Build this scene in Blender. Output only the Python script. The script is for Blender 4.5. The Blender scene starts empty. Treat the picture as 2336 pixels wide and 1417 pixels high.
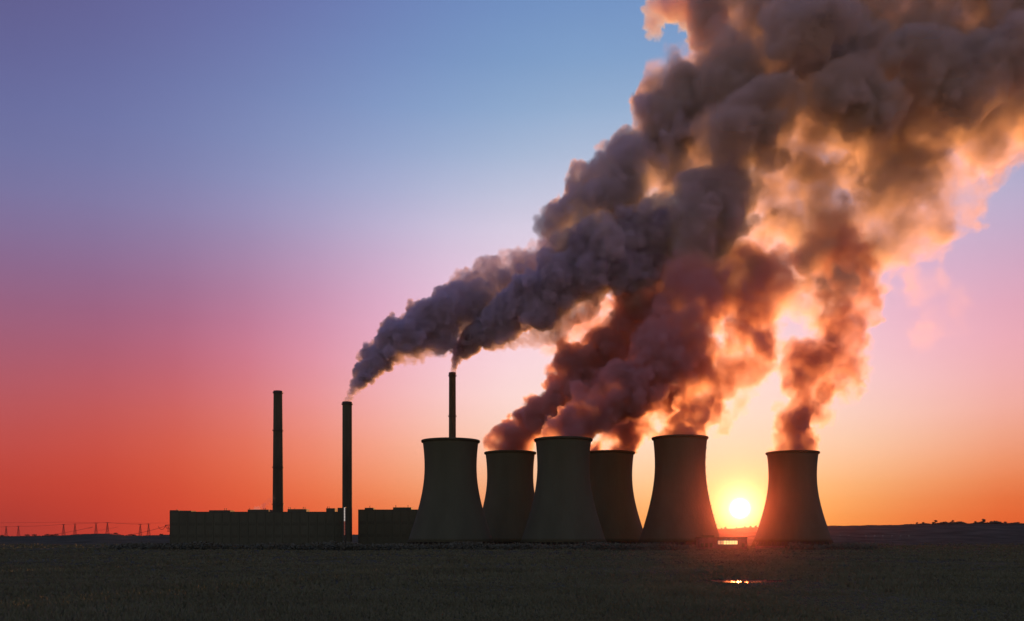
import bpy, bmesh, math, random
import numpy as np
from mathutils import Vector

# ------------------------------------------------------------------ camera
scene = bpy.context.scene
COL = scene.collection
F = 2100.0            # focal length in photograph pixels (frame 2336 wide)
CX, HY = 1168.0, 1228.0   # principal column, eye-level row
EYE = 10.0            # camera height above the plain
R = math.radians

cam_d = bpy.data.cameras.new("camera")
cam = bpy.data.objects.new("camera", cam_d)
COL.objects.link(cam)
cam.location = (0, 0, EYE)
cam.rotation_euler = (R(90), 0, 0)
cam_d.sensor_width = 36.0
cam_d.lens = 36.0 * F / 2336.0
cam_d.shift_y = (HY - 1417 / 2) / 2336.0
cam_d.clip_start = 1.0
cam_d.clip_end = 60000.0
scene.camera = cam

scene.view_settings.view_transform = 'Standard'
scene.view_settings.look = 'None'
scene.view_settings.exposure = 0.0
scene.view_settings.gamma = 1.0
scene.view_settings.use_curve_mapping = False

# ------------------------------------------------------------------ world: dusk sky
SUN_AZ = math.atan2(1688 - CX, F)                       # to the right of the view axis
SUN_EL = math.atan2((HY - 1160), math.hypot(F, 1688 - CX))
SUN_DIR = Vector((math.sin(SUN_AZ) * math.cos(SUN_EL), math.cos(SUN_AZ) * math.cos(SUN_EL), math.sin(SUN_EL)))


def lin(c):
    out = []
    for v in c:
        v = v / 255.0
        out.append(v / 12.92 if v <= 0.04045 else ((v + 0.055) / 1.055) ** 2.4)
    return (*out, 1.0)


def elev_at(px, py):
    return math.degrees(math.atan2(HY - py, math.hypot(F, px - CX)))


def azim_at(px):
    return math.degrees(math.atan2(px - CX, F) - SUN_AZ)


UP = [(45, (80, 106, 164)), (90, (52, 72, 128))]
UPL = [(45, (74, 82, 138)), (90, (52, 72, 128))]


def column(px, rows, up):
    return (azim_at(px), sorted([(max(elev_at(px, y), 0.0), c) for y, c in rows] + up))


# sky colour by angle from the sun's azimuth (degrees, left negative) and elevation
SKY = [
    (-180.0, [(0, (152, 141, 124)), (8, (150, 141, 130)), (20, (134, 132, 134)), (45, (92, 100, 128)), (90, (52, 72, 128))]),
    (-90.0, [(0, (150, 84, 76)), (5, (150, 94, 92)), (12, (138, 104, 118)), (25, (110, 106, 136)), (45, (78, 88, 132)), (90, (52, 72, 128))]),
    column(35, [(1228, (158, 56, 50)), (1180, (170, 58, 50)), (1100, (194, 67, 53)), (1000, (194, 81, 77)), (900, (184, 91, 98)), (800, (171, 97, 118)), (700, (155, 100, 131)),
                (600, (140, 107, 146)), (500, (127, 115, 158)), (400, (113, 118, 165)), (300, (105, 112, 161)), (150, (98, 99, 151)), (0, (95, 90, 137))], UPL),
    column(305, [(1228, (196, 58, 47)), (1150, (200, 61, 48)), (1050, (202, 71, 55)), (950, (199, 82, 75)), (850, (177, 84, 95)), (750, (158, 89, 116)), (650, (145, 97, 134)),
                 (550, (139, 114, 155)), (450, (129, 124, 165)), (300, (112, 120, 170)), (150, (105, 112, 165)), (0, (100, 99, 151))], UPL),
    column(585, [(1228, (226, 80, 50)), (1130, (233, 93, 59)), (1050, (235, 105, 71)), (950, (232, 115, 100)), (850, (220, 115, 130)), (750, (198, 117, 146)), (680, (180, 122, 154)),
                 (600, (166, 131, 166)), (500, (150, 140, 182)), (400, (136, 145, 189)), (300, (125, 138, 182)), (150, (112, 125, 175)), (0, (105, 109, 165))], UPL),
    column(875, [(1228, (232, 100, 56)), (1150, (239, 121, 70)), (1100, (245, 144, 96)), (1000, (250, 166, 140)), (900, (248, 180, 184)), (800, (241, 172, 196)), (700, (227, 167, 198)),
                 (600, (208, 172, 206)), (500, (185, 180, 212)), (400, (161, 172, 210)), (300, (138, 160, 202)), (200, (121, 148, 196)), (0, (110, 128, 182))], UP),
    column(1130, [(1228, (240, 130, 72)), (1160, (246, 156, 98)), (1100, (251, 184, 138)), (1000, (255, 211, 183)), (920, (255, 222, 214)), (850, (255, 219, 224)), (700, (247, 210, 228)),
                  (600, (236, 212, 230)), (500, (211, 205, 226)), (400, (176, 190, 215)), (300, (148, 174, 208)), (200, (126, 159, 200)), (0, (112, 142, 192))], UP),
    column(1385, [(1228, (246, 140, 72)), (1190, (249, 152, 82)), (1100, (253, 200, 148)), (1000, (255, 224, 200)), (900, (255, 229, 222)), (700, (250, 216, 226)), (500, (222, 212, 230)),
                  (300, (160, 184, 212)), (100, (122, 156, 200)), (0, (116, 148, 196))], UP),
    column(1688, [(1228, (255, 178, 84)), (1160, (255, 196, 104)), (1100, (255, 208, 138)), (1000, (255, 224, 190)), (900, (254, 228, 214)), (700, (250, 216, 224)), (500, (222, 212, 230)),
                  (300, (160, 184, 212)), (100, (122, 156, 200)), (0, (116, 148, 196))], UP),
    column(2010, [(1228, (240, 118, 56)), (1190, (243, 130, 64)), (1100, (249, 172, 112)), (1000, (252, 204, 172)), (900, (252, 208, 204)), (800, (248, 196, 208)), (700, (240, 186, 208)), (550, (214, 184, 214)),
                  (400, (186, 186, 214)), (300, (156, 178, 210)), (0, (116, 146, 194))], UP),
    column(2305, [(1228, (224, 86, 42)), (1190, (229, 93, 46)), (1130, (230, 103, 52)), (1060, (239, 136, 86)), (1000, (243, 155, 119)), (900, (245, 175, 166)), (800, (244, 172, 182)), (700, (234, 168, 186)),
                  (600, (214, 170, 196)), (500, (194, 173, 203)), (400, (186, 180, 208)), (300, (152, 166, 206)), (0, (112, 138, 190))], UP),
    (43.0, [(0, (168, 60, 52)), (3.0, (192, 70, 58)), (5.5, (188, 80, 80)), (8, (178, 90, 100)), (12.8, (150, 100, 136)), (17.3, (124, 115, 162)), (21.7, (109, 112, 163)), (27.5, (98, 96, 146)), (45, (74, 82, 138)), (90, (52, 72, 128))]),
    (90.0, [(0, (150, 84, 76)), (5, (150, 94, 92)), (12, (138, 104, 118)), (25, (110, 106, 136)), (45, (78, 88, 132)), (90, (52, 72, 128))]),
    (180.0, [(0, (152, 141, 124)), (8, (150, 141, 130)), (20, (134, 132, 134)), (45, (92, 100, 128)), (90, (52, 72, 128))]),
]



def smooth_sky(table, azimuths, sigma=2.1):
    """The colour table evened out sideways and upwards, so that no column or row shows as a band."""
    elevs = [0, 0.6, 1.3, 2.2, 3.2, 4.4, 5.8, 7.3, 9, 10.8, 12.7, 14.6, 16.6, 18.6, 20.6, 22.7, 25, 27.5, 30, 34, 40, 48, 60, 75, 90]
    fine = np.arange(-180, 180.01, 0.5)
    grid = np.zeros((len(table), len(elevs), 3))
    for i, (_a, rows) in enumerate(table):
        es = [r[0] for r in rows]
        cs = np.array([lin(r[1])[:3] for r in rows])
        for k in range(3):
            grid[i, :, k] = np.interp(elevs, es, cs[:, k])
    base = [t[0] for t in table]
    dense = np.zeros((len(fine), len(elevs), 3))
    for j in range(len(elevs)):
        for k in range(3):
            dense[:, j, k] = np.interp(fine, base, grid[:, j, k])
    # rows: one light pass of smoothing up the sky
    d2 = dense.copy()
    d2[:, 1:-1] = 0.2 * dense[:, :-2] + 0.6 * dense[:, 1:-1] + 0.2 * dense[:, 2:]
    out = []
    for az_ in azimuths:
        sg = sigma + 0.06 * abs(az_)
        dd = np.abs(fine - az_)
        dd = np.minimum(dd, 360 - dd)
        w = np.exp(-0.5 * (dd / sg) ** 2)
        c = (d2 * w[:, None, None]).sum(0) / w.sum()
        out.append((az_, list(zip(elevs, c))))
    return out


SKY = smooth_sky(SKY, [-180, -130, -90, -65, -52, -46, -42, -38, -34, -30, -26, -22, -18, -14, -10, -6, -2, 2, 6, 10, 14, 18, 24, 32, 45, 65, 90, 130, 180])

world = bpy.data.worlds.new("World")
scene.world = world
world.use_nodes = True
wt = world.node_tree
wt.nodes.clear()


def wn(kind, **kw):
    n = wt.nodes.new(kind)
    for k, v in kw.items():
        setattr(n, k, v)
    return n


def wmath(op, a, b=None, c=None, clamp=False):
    n = wn('ShaderNodeMath', operation=op, use_clamp=clamp)
    for i, v in enumerate((a, b, c)):
        if v is None:
            continue
        if isinstance(v, (int, float)):
            n.inputs[i].default_value = v
        else:
            wt.links.new(v, n.inputs[i])
    return n.outputs[0]


tc = wn('ShaderNodeTexCoord')
nrm = wn('ShaderNodeVectorMath', operation='NORMALIZE')
wt.links.new(tc.outputs['Generated'], nrm.inputs[0])
sep = wn('ShaderNodeSeparateXYZ')
wt.links.new(nrm.outputs[0], sep.inputs[0])
elev = wmath('ARCSINE', sep.outputs['Z'])
tpos = wmath('POWER', wmath('MULTIPLY', elev, 1.0 / R(90), clamp=True), 0.5)     # finer near the horizon
az = wmath('ARCTAN2', sep.outputs['X'], sep.outputs['Y'])
daz = wmath('WRAP', wmath('SUBTRACT', az, SUN_AZ), math.pi, -math.pi)
ddeg = wmath('MULTIPLY', daz, 180 / math.pi)
col = None
prev = None
for a, rows in SKY:
    rp = wn('ShaderNodeValToRGB')
    rp.color_ramp.interpolation = 'LINEAR'
    els = rp.color_ramp.elements
    while len(els) > 1:
        els.remove(els[-1])
    for i, (e, c) in enumerate(rows):
        p = math.sqrt(e / 90.0)
        el = els[0] if i == 0 else els.new(p)
        el.position = p
        el.color = (*[float(v) for v in c], 1.0)
    wt.links.new(tpos, rp.inputs[0])
    if col is None:
        col = rp.outputs[0]
    else:
        mr = wn('ShaderNodeMapRange', interpolation_type='LINEAR')
        wt.links.new(ddeg, mr.inputs['Value'])
        mr.inputs['From Min'].default_value = prev
        mr.inputs['From Max'].default_value = a
        mx = wn('ShaderNodeMix', data_type='RGBA')
        wt.links.new(mr.outputs[0], mx.inputs['Factor'])
        wt.links.new(col, mx.inputs[6])
        wt.links.new(rp.outputs[0], mx.inputs[7])
        col = mx.outputs[2]
    prev = a
# sun disc with its aureole, as functions of the true angle to the sun
dot = wn('ShaderNodeVectorMath', operation='DOT_PRODUCT')
wt.links.new(nrm.outputs[0], dot.inputs[0])
dot.inputs[1].default_value = SUN_DIR
ang = wmath('MULTIPLY', wmath('ARCCOSINE', wmath('MINIMUM', dot.outputs['Value'], 1.0)), 180 / math.pi)


def glow(width, colour, power=2.0):
    """colour * exp(-(angle/width)^power)"""
    g = wmath('EXPONENT', wmath('MULTIPLY', wmath('POWER', wmath('DIVIDE', ang, width), power), -1.0))
    n = wn('ShaderNodeVectorMath', operation='SCALE')
    n.inputs[0].default_value = colour
    wt.links.new(g, n.inputs['Scale'])
    return n.outputs[0]


def wadd(a, b):
    n = wn('ShaderNodeVectorMath', operation='ADD')
    wt.links.new(a, n.inputs[0])
    wt.links.new(b, n.inputs[1])
    return n.outputs[0]


# faint uneven bands of dusty air, stretched along the horizon
bmap = wn('ShaderNodeVectorMath', operation='MULTIPLY')
wt.links.new(nrm.outputs[0], bmap.inputs[0])
bmap.inputs[1].default_value = (2.2, 2.2, 16.0)
bn = wn('ShaderNodeTexNoise')
bn.inputs['Scale'].default_value = 1.6
bn.inputs['Detail'].default_value = 5
bn.inputs['Roughness'].default_value = 0.55
wt.links.new(bmap.outputs[0], bn.inputs['Vector'])
bsc = wn('ShaderNodeVectorMath', operation='SCALE')
wt.links.new(col, bsc.inputs[0])
wt.links.new(wmath('MULTIPLY_ADD', bn.outputs['Fac'], 0.05, 0.975), bsc.inputs['Scale'])
col = bsc.outputs[0]
col = wadd(col, glow(0.52, (3.0, 2.9, 2.4), 5.0))     # disc
col = wadd(col, glow(1.15, (0.8, 0.75, 0.42)))
col = wadd(col, glow(2.6, (0.16, 0.13, 0.05)))
bg = wn('ShaderNodeBackground')
wt.links.new(col, bg.inputs['Color'])
bg.inputs['Strength'].default_value = 1.05
wo = wn('ShaderNodeOutputWorld')
wt.links.new(bg.outputs[0], wo.inputs['Surface'])

# ------------------------------------------------------------------ sun
sl = bpy.data.lights.new("sun", 'SUN')
sl.energy = 5.0
sl.color = (1.0, 0.38, 0.11)
sl.angle = R(0.55)
so = bpy.data.objects.new("sun", sl)
COL.objects.link(so)
so.rotation_euler = SUN_DIR.to_track_quat('Z', 'Y').to_euler()

# ------------------------------------------------------------------ render settings
scene.render.engine = 'CYCLES'
cy = scene.cycles
cy.use_denoising = True
cy.max_bounces = 8
cy.diffuse_bounces = 2
cy.glossy_bounces = 3
cy.transmission_bounces = 4
cy.volume_bounces = 4
cy.transparent_max_bounces = 16
cy.volume_step_rate = 3.0
cy.volume_max_steps = 512
cy.sample_clamp_indirect = 4.0

rng = random.Random(7)


# ------------------------------------------------------------------ helpers
def P(px, py, d):
    """World point seen at photograph pixel (px, py), at distance d along the view axis."""
    return Vector(((px - CX) / F * d, d, EYE + (HY - py) / F * d))


def material(name, colour, rough=0.85, var=0.25, scale=0.2, bump=0.0, bump_scale=1.0, metallic=0.0, stretch=(1, 1, 1), spec=0.2):
    m = bpy.data.materials.new(name)
    m.use_nodes = True
    t = m.node_tree
    b = t.nodes['Principled BSDF']
    b.inputs['Roughness'].default_value = rough
    b.inputs['Metallic'].default_value = metallic
    b.inputs['Specular IOR Level'].default_value = spec
    c = t.nodes.new('ShaderNodeTexCoord')
    mp = t.nodes.new('ShaderNodeMapping')
    mp.inputs['Scale'].default_value = stretch
    t.links.new(c.outputs['Object'], mp.inputs['Vector'])
    n = t.nodes.new('ShaderNodeTexNoise')
    n.inputs['Scale'].default_value = scale
    n.inputs['Detail'].default_value = 6
    n.inputs['Roughness'].default_value = 0.6
    t.links.new(mp.outputs[0], n.inputs['Vector'])
    r = t.nodes.new('ShaderNodeValToRGB')
    r.color_ramp.elements[0].position = 0.3
    r.color_ramp.elements[1].position = 0.7
    r.color_ramp.elements[0].color = tuple(v * (1 - var) for v in colour) + (1,)
    r.color_ramp.elements[1].color = tuple(min(v * (1 + var), 1) for v in colour) + (1,)
    t.links.new(n.outputs['Fac'], r.inputs[0])
    t.links.new(r.outputs[0], b.inputs['Base Color'])
    if bump:
        n2 = t.nodes.new('ShaderNodeTexNoise')
        n2.inputs['Scale'].default_value = bump_scale
        n2.inputs['Detail'].default_value = 5
        t.links.new(mp.outputs[0], n2.inputs['Vector'])
        bp = t.nodes.new('ShaderNodeBump')
        bp.inputs['Strength'].default_value = bump
        bp.inputs['Distance'].default_value = 0.5
        t.links.new(n2.outputs['Fac'], bp.inputs['Height'])
        t.links.new(bp.outputs[0], b.inputs['Normal'])
    return m


def emit(name, colour, strength):
    m = bpy.data.materials.new(name)
    m.use_nodes = True
    t = m.node_tree
    t.nodes.clear()
    e = t.nodes.new('ShaderNodeEmission')
    n = t.nodes.new('ShaderNodeTexNoise')
    n.inputs['Scale'].default_value = 0.6
    c = t.nodes.new('ShaderNodeTexCoord')
    t.links.new(c.outputs['Object'], n.inputs['Vector'])
    mm = t.nodes.new('ShaderNodeMath')
    mm.operation = 'MULTIPLY_ADD'
    mm.inputs[1].default_value = strength * 0.8
    mm.inputs[2].default_value = strength * 0.6
    t.links.new(n.outputs['Fac'], mm.inputs[0])
    t.links.new(mm.outputs[0], e.inputs['Strength'])
    e.inputs['Color'].default_value = (*colour, 1)
    o = t.nodes.new('ShaderNodeOutputMaterial')
    t.links.new(e.outputs[0], o.inputs['Surface'])
    return m


M = dict(
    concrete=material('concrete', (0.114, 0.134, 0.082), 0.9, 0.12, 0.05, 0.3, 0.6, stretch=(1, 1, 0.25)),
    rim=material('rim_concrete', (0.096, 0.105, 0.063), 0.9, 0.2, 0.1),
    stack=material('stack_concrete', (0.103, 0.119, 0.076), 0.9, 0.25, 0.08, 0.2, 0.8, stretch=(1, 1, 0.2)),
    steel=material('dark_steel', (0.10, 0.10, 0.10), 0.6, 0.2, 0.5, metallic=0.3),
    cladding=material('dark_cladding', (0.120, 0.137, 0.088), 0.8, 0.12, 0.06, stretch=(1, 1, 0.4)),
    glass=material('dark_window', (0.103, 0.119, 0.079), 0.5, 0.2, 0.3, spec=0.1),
    ground=material('field', (0.105, 0.110, 0.074), 1.0, 0.4, 0.02, 0.6, 0.4, spec=0.0),
    foliage=material('dry_grass', (0.174, 0.198, 0.116), 1.0, 0.2, 0.03, spec=0.0),
    shrub=material('shrub', (0.146, 0.163, 0.107), 1.0, 0.25, 0.2, spec=0.0),
    bark=material('bark', (0.06, 0.05, 0.04), 0.9, 0.3, 1.0),
    wall=material('plaster_wall', (0.16, 0.13, 0.11), 0.9, 0.2, 0.3),
    wire=material('wire', (0.08, 0.08, 0.08), 0.6, 0.1, 1.0, metallic=0.4),
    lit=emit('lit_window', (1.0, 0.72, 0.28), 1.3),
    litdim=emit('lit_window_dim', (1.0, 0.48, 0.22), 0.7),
    litwhite=emit('lit_stair', (1.0, 0.84, 0.76), 0.5),
    litred=emit('lit_stair_dim', (1.0, 0.30, 0.22), 0.16),
    lamp=emit('lamp_head', (1.0, 0.95, 0.9), 0.35),
)
bw = bpy.data.materials.new('pond_water')      # dark water; red of the dusk reflection tinted into its gloss colour
bw.use_nodes = True
_t = bw.node_tree
_t.nodes.clear()
_d = _t.nodes.new('ShaderNodeBsdfDiffuse')
_d.inputs['Color'].default_value = (0.06, 0.045, 0.035, 1)
_g = _t.nodes.new('ShaderNodeBsdfGlossy')
_g.inputs['Color'].default_value = (0.9, 0.42, 0.36, 1)
_g.inputs['Roughness'].default_value = 0.22
_m = _t.nodes.new('ShaderNodeMixShader')
_m.inputs[0].default_value = 0.11
_n = _t.nodes.new('ShaderNodeTexNoise')
_n.inputs['Scale'].default_value = 1.2
_n.inputs['Detail'].default_value = 3
_c = _t.nodes.new('ShaderNodeTexCoord')
_p = _t.nodes.new('ShaderNodeBump')
_p.inputs['Strength'].default_value = 0.1
_p.inputs['Distance'].default_value = 0.1
_o = _t.nodes.new('ShaderNodeOutputMaterial')
_t.links.new(_c.outputs['Object'], _n.inputs['Vector'])
_t.links.new(_n.outputs['Fac'], _p.inputs['Height'])
_t.links.new(_p.outputs[0], _g.inputs['Normal'])
_t.links.new(_d.outputs[0], _m.inputs[1])
_t.links.new(_g.outputs[0], _m.inputs[2])
_t.links.new(_m.outputs[0], _o.inputs['Surface'])
M['water'] = bw


class MB:
    """Collects shapes into one mesh."""

    def __init__(self):
        self.v, self.f = [], []

    def add(self, verts, faces):
        o = len(self.v)
        self.v += [tuple(p) for p in verts]
        self.f += [tuple(i + o for i in f) for f in faces]
        return self

    def box(self, x0, x1, y0, y1, z0, z1):
        return self.add([(x0, y0, z0), (x1, y0, z0), (x1, y1, z0), (x0, y1, z0), (x0, y0, z1), (x1, y0, z1), (x1, y1, z1), (x0, y1, z1)],
                        [(3, 2, 1, 0), (4, 5, 6, 7), (0, 1, 5, 4), (1, 2, 6, 5), (2, 3, 7, 6), (3, 0, 4, 7)])

    def lathe(self, prof, n=48, cx=0, cy=0, closed=False):
        vs, fs = [], []
        k = len(prof)
        for r, z in prof:
            for i in range(n):
                a = 2 * math.pi * i / n
                vs.append((cx + r * math.cos(a), cy + r * math.sin(a), z))
        for j in range(k if closed else k - 1):
            j2 = (j + 1) % k
            for i in range(n):
                i2 = (i + 1) % n
                fs.append((j * n + i, j * n + i2, j2 * n + i2, j2 * n + i))
        return self.add(vs, fs)

    def bar(self, a, b, r, r2=None, n=4):
        a, b = Vector(a), Vector(b)
        r2 = r if r2 is None else r2
        d = (b - a).normalized()
        u = d.orthogonal().normalized()
        w = d.cross(u)
        vs = []
        for p, rr in ((a, r), (b, r2)):
            for i in range(n):
                t = 2 * math.pi * (i + 0.5) / n
                vs.append(p + u * rr * math.cos(t) + w * rr * math.sin(t))
        fs = [(i, (i + 1) % n, n + (i + 1) % n, n + i) for i in range(n)]
        fs += [tuple(range(n - 1, -1, -1)), tuple(range(n, 2 * n))]
        return self.add(vs, fs)

    def tube(self, pts, r, n=4):
        pts = [Vector(p) for p in pts]
        vs, fs = [], []
        for k, p in enumerate(pts):
            d = (pts[min(k + 1, len(pts) - 1)] - pts[max(k - 1, 0)]).normalized()
            u = Vector((0, 0, 1)).cross(d)
            u = u.normalized() if u.length > 1e-4 else Vector((1, 0, 0))
            w = d.cross(u)
            for i in range(n):
                t = 2 * math.pi * i / n
                vs.append(p + u * r * math.cos(t) + w * r * math.sin(t))
        for k in range(len(pts) - 1):
            for i in range(n):
                i2 = (i + 1) % n
                fs.append((k * n + i, k * n + i2, (k + 1) * n + i2, (k + 1) * n + i))
        return self.add(vs, fs)

    def build(self, name, mat, parent=None, smooth=False):
        me = bpy.data.meshes.new(name)
        me.from_pydata(self.v, [], self.f)
        me.materials.append(mat)
        if smooth:
            me.polygons.foreach_set('use_smooth', [True] * len(me.polygons))
        me.update()
        o = bpy.data.objects.new(name, me)
        COL.objects.link(o)
        if parent is not None:
            o.parent = parent
        return o


def tag(o, label=None, cat=None, group=None, kind=None):
    for k, v in (('label', label), ('category', cat), ('group', group), ('kind', kind)):
        if v:
            o[k] = v
    return o


def empty(name, loc, label, cat, group=None, rz=0):
    o = bpy.data.objects.new(name, None)
    COL.objects.link(o)
    o.location = loc
    o.rotation_euler = (0, 0, rz)
    return tag(o, label, cat, group)


def inst(src, parent, loc=(0, 0, 0), rot=(0, 0, 0), scale=(1, 1, 1)):
    c = src.copy()
    COL.objects.link(c)
    c.parent = parent
    c.location = loc
    c.rotation_euler = rot
    c.scale = scale
    return c


def sstep(a, b, x):
    t = min(max((x - a) / (b - a), 0), 1)
    return t * t * (3 - 2 * t)


# ------------------------------------------------------------------ ground
# far skyline of the land: photograph column -> row of the ridge without its trees
RIDGE = [(-900, 1222), (0, 1224), (120, 1223), (200, 1219), (250, 1218), (300, 1223), (386, 1221), (900, 1220), (1300, 1212), (1472, 1209),
         (1640, 1208), (1740, 1204), (1890, 1201), (2050, 1199), (2130, 1197), (2250, 1196), (2336, 1197), (2800, 1196), (3600, 1205)]


def ridge_row(px):
    for (a, ra), (b, rb) in zip(RIDGE, RIDGE[1:]):
        if a <= px <= b:
            return ra + (rb - ra) * sstep(a, b, px)
    return RIDGE[0][1] if px < RIDGE[0][0] else RIDGE[-1][1]


RD = 2400.0    # distance of the ridge
POND_C = P(1700, 1322, 223)


def ground_z(x, y):
    r = math.hypot(x, y)
    if y > 50:
        px = CX + F * x / y
    else:
        px = -900 if x < 0 else 3600
    top = EYE + (HY - ridge_row(px)) / F * RD
    k = sstep(1250, RD, y)
    z = top * k
    if y > RD:
        z -= (y - RD) * 0.01
    wob = (math.sin(x * 0.021 + 1.3) * math.cos(y * 0.017) + 0.6 * math.sin(x * 0.047 + y * 0.039)) * 0.35
    z += wob * sstep(20, 120, r) * (1 - k)
    # pond hollow
    q = math.hypot((x - POND_C.x) / 8.0, (y - POND_C.y) / 8.5)
    z = z * sstep(0.9, 2.0, q) - 0.9 * (1 - sstep(0.7, 1.5, q))
    return z


ys = [-400, -150, -40, 20] + [40 + 10 * i for i in range(30)] + [350 + 40 * i for i in range(58)] + [2680 + 160 * i for i in range(8)] + [4200, 5500, 8000, 14000, 30000]
us = [(-2.2 + i * 0.02) for i in range(221)]
g = MB()
vs, fs = [], []
for y in ys:
    span = max(y, 140)
    for u in us:
        x = u * span * (1.0 if y < 4000 else 1.6)
        vs.append((x, y, ground_z(x, y) if y < 4000 else -30))
nu = len(us)
for j in range(len(ys) - 1):
    for i in range(nu - 1):
        fs.append((j * nu + i, j * nu + i + 1, (j + 1) * nu + i + 1, (j + 1) * nu + i))
g.add(vs, fs)
tag(g.build('ground', M['ground'], smooth=True), kind='structure')

# pond
pv = []
for i in range(64):
    a = 2 * math.pi * i / 64
    k = 1 + 0.1 * math.sin(3 * a + 1) + 0.06 * math.sin(7 * a) + 0.04 * math.sin(13 * a + 2)
    pv.append((POND_C.x + 9.5 * k * math.cos(a), POND_C.y + 9 * k * math.sin(a), -0.35))
pond = MB().add(pv, [tuple(range(64))]).build('pond', M['water'])
tag(pond, kind='structure')

# ------------------------------------------------------------------ cooling towers
NT = 96


def tower(px, d, rim_row, rim_r, label, ladder_side=None):
    """rim_r in photograph pixels; a hyperbolic shell on a ring of slanted legs over a basin."""
    s = d / F
    base = P(px, HY, d)
    base.z = 0
    H = EYE + (HY - rim_row) * s
    rr = rim_r * s
    t = empty('cooling_tower', base, label, 'cooling tower', 'cooling towers of the plant')
    z0 = 7.0
    zt = H * 0.755
    rt = rr * 0.928
    b_lo = (zt - z0) / math.sqrt((1.52 * rr / rt) ** 2 - 1)
    b_hi = (H - zt) / math.sqrt((rr / rt) ** 2 - 1)
    prof = []
    for i in range(33):
        z = z0 + (H - 1.5 - z0) * i / 32
        b = b_lo if z < zt else b_hi
        prof.append((rt * math.sqrt(1 + ((z - zt) / b) ** 2), z))
    inner = [(r - 0.7, z) for r, z in reversed(prof)]
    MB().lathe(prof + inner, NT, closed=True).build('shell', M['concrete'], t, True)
    r1 = prof[-1][0]
    rim = MB().lathe([(r1 - 0.9, H - 2.2), (r1 + 1.0, H - 2.2), (r1 + 1.5, H - 1.6), (r1 + 1.5, H - 0.3), (r1 + 1.1, H), (r1 - 0.9, H)], NT, closed=True)
    rim.build('rim', M['rim'], t)
    rb = prof[0][0]
    MB().lathe([(rb - 1.2, z0 - 0.7), (rb + 0.7, z0 - 0.7), (rb + 0.7, z0 + 0.4), (rb - 1.2, z0 + 0.4)], NT, closed=True).build('ring_beam', M['rim'], t)
    MB().lathe([(rb - 3.0, -1.0), (rb - 3.0, z0 - 0.72)], NT).build('fill_screen', M['steel'], t)
    leg = None
    for i in range(48):
        a0 = 2 * math.pi * i / 48
        if leg is None:
            da = 2 * math.pi / 96
            leg = MB().bar((rb + 3.2, 0, -1.2), (rb * math.cos(da), rb * math.sin(da), z0 - 0.6), 0.5, n=6).bar(
                (rb + 3.2, 0, -1.2), (rb * math.cos(da), -rb * math.sin(da), z0 - 0.6), 0.5, n=6).build('leg', M['rim'], t)
        else:
            inst(leg, t, rot=(0, 0, a0))
    MB().lathe([(rb + 5.5, -1.5), (rb + 5.5, 1.2), (rb + 5.0, 1.2), (rb + 5.0, -1.5)], NT, closed=True).build('basin_wall', M['rim'], t)
    if ladder_side is not None:
        a = 0.0 if ladder_side > 0 else math.pi
        lad = MB()
        rows = prof[3:]
        for sgn in (-0.45, 0.45):
            lad.tube([((r + 0.7) * math.cos(a), sgn, z) for r, z in rows], 0.09)
        for (ra, za), (rb_, zb) in zip(rows, rows[1:]):
            for k in range(6):
                q = k / 6
                rq = ra + (rb_ - ra) * q + 0.7
                lad.bar((rq * math.cos(a), -0.45, za + (zb - za) * q), (rq * math.cos(a), 0.45, za + (zb - za) * q), 0.05)
        l = lad.build('ladder', M['steel'], t)
        pl = None
        for k in range(2, len(rows), 3):
            r, z = rows[k]
            if pl is None:
                pl = MB().box(-0.3, 1.3, -0.9, 0.9, 0, 0.12).box(1.2, 1.3, -0.9, 0.9, 0.12, 1.2).build('landing', M['steel'], t)
                pl.location = (r * math.cos(a), 0, z)
                pl.rotation_euler = (0, 0, a)
            else:
                inst(pl, t, (r * math.cos(a), 0, z), (0, 0, a))
    return t


tower(1028, 900, 1005, 64, 'cooling tower without steam, a chimney rising from behind its rim')
tower(1164, 1035, 1032, 57, 'cooling tower just right of the steamless one, steam drifting off to the right')
tower(1285, 890, 1002, 64, 'cooling tower standing in front of two others in the middle of the row')
tower(1389, 1035, 1032, 57, 'cooling tower half hidden behind the broad middle one, steam over its rim')
tower(1551, 925, 998, 61, 'cooling tower directly left of the setting sun', 1)
tower(1808, 1035, 1032, 57, 'cooling tower alone at the right end, just right of the setting sun')


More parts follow.
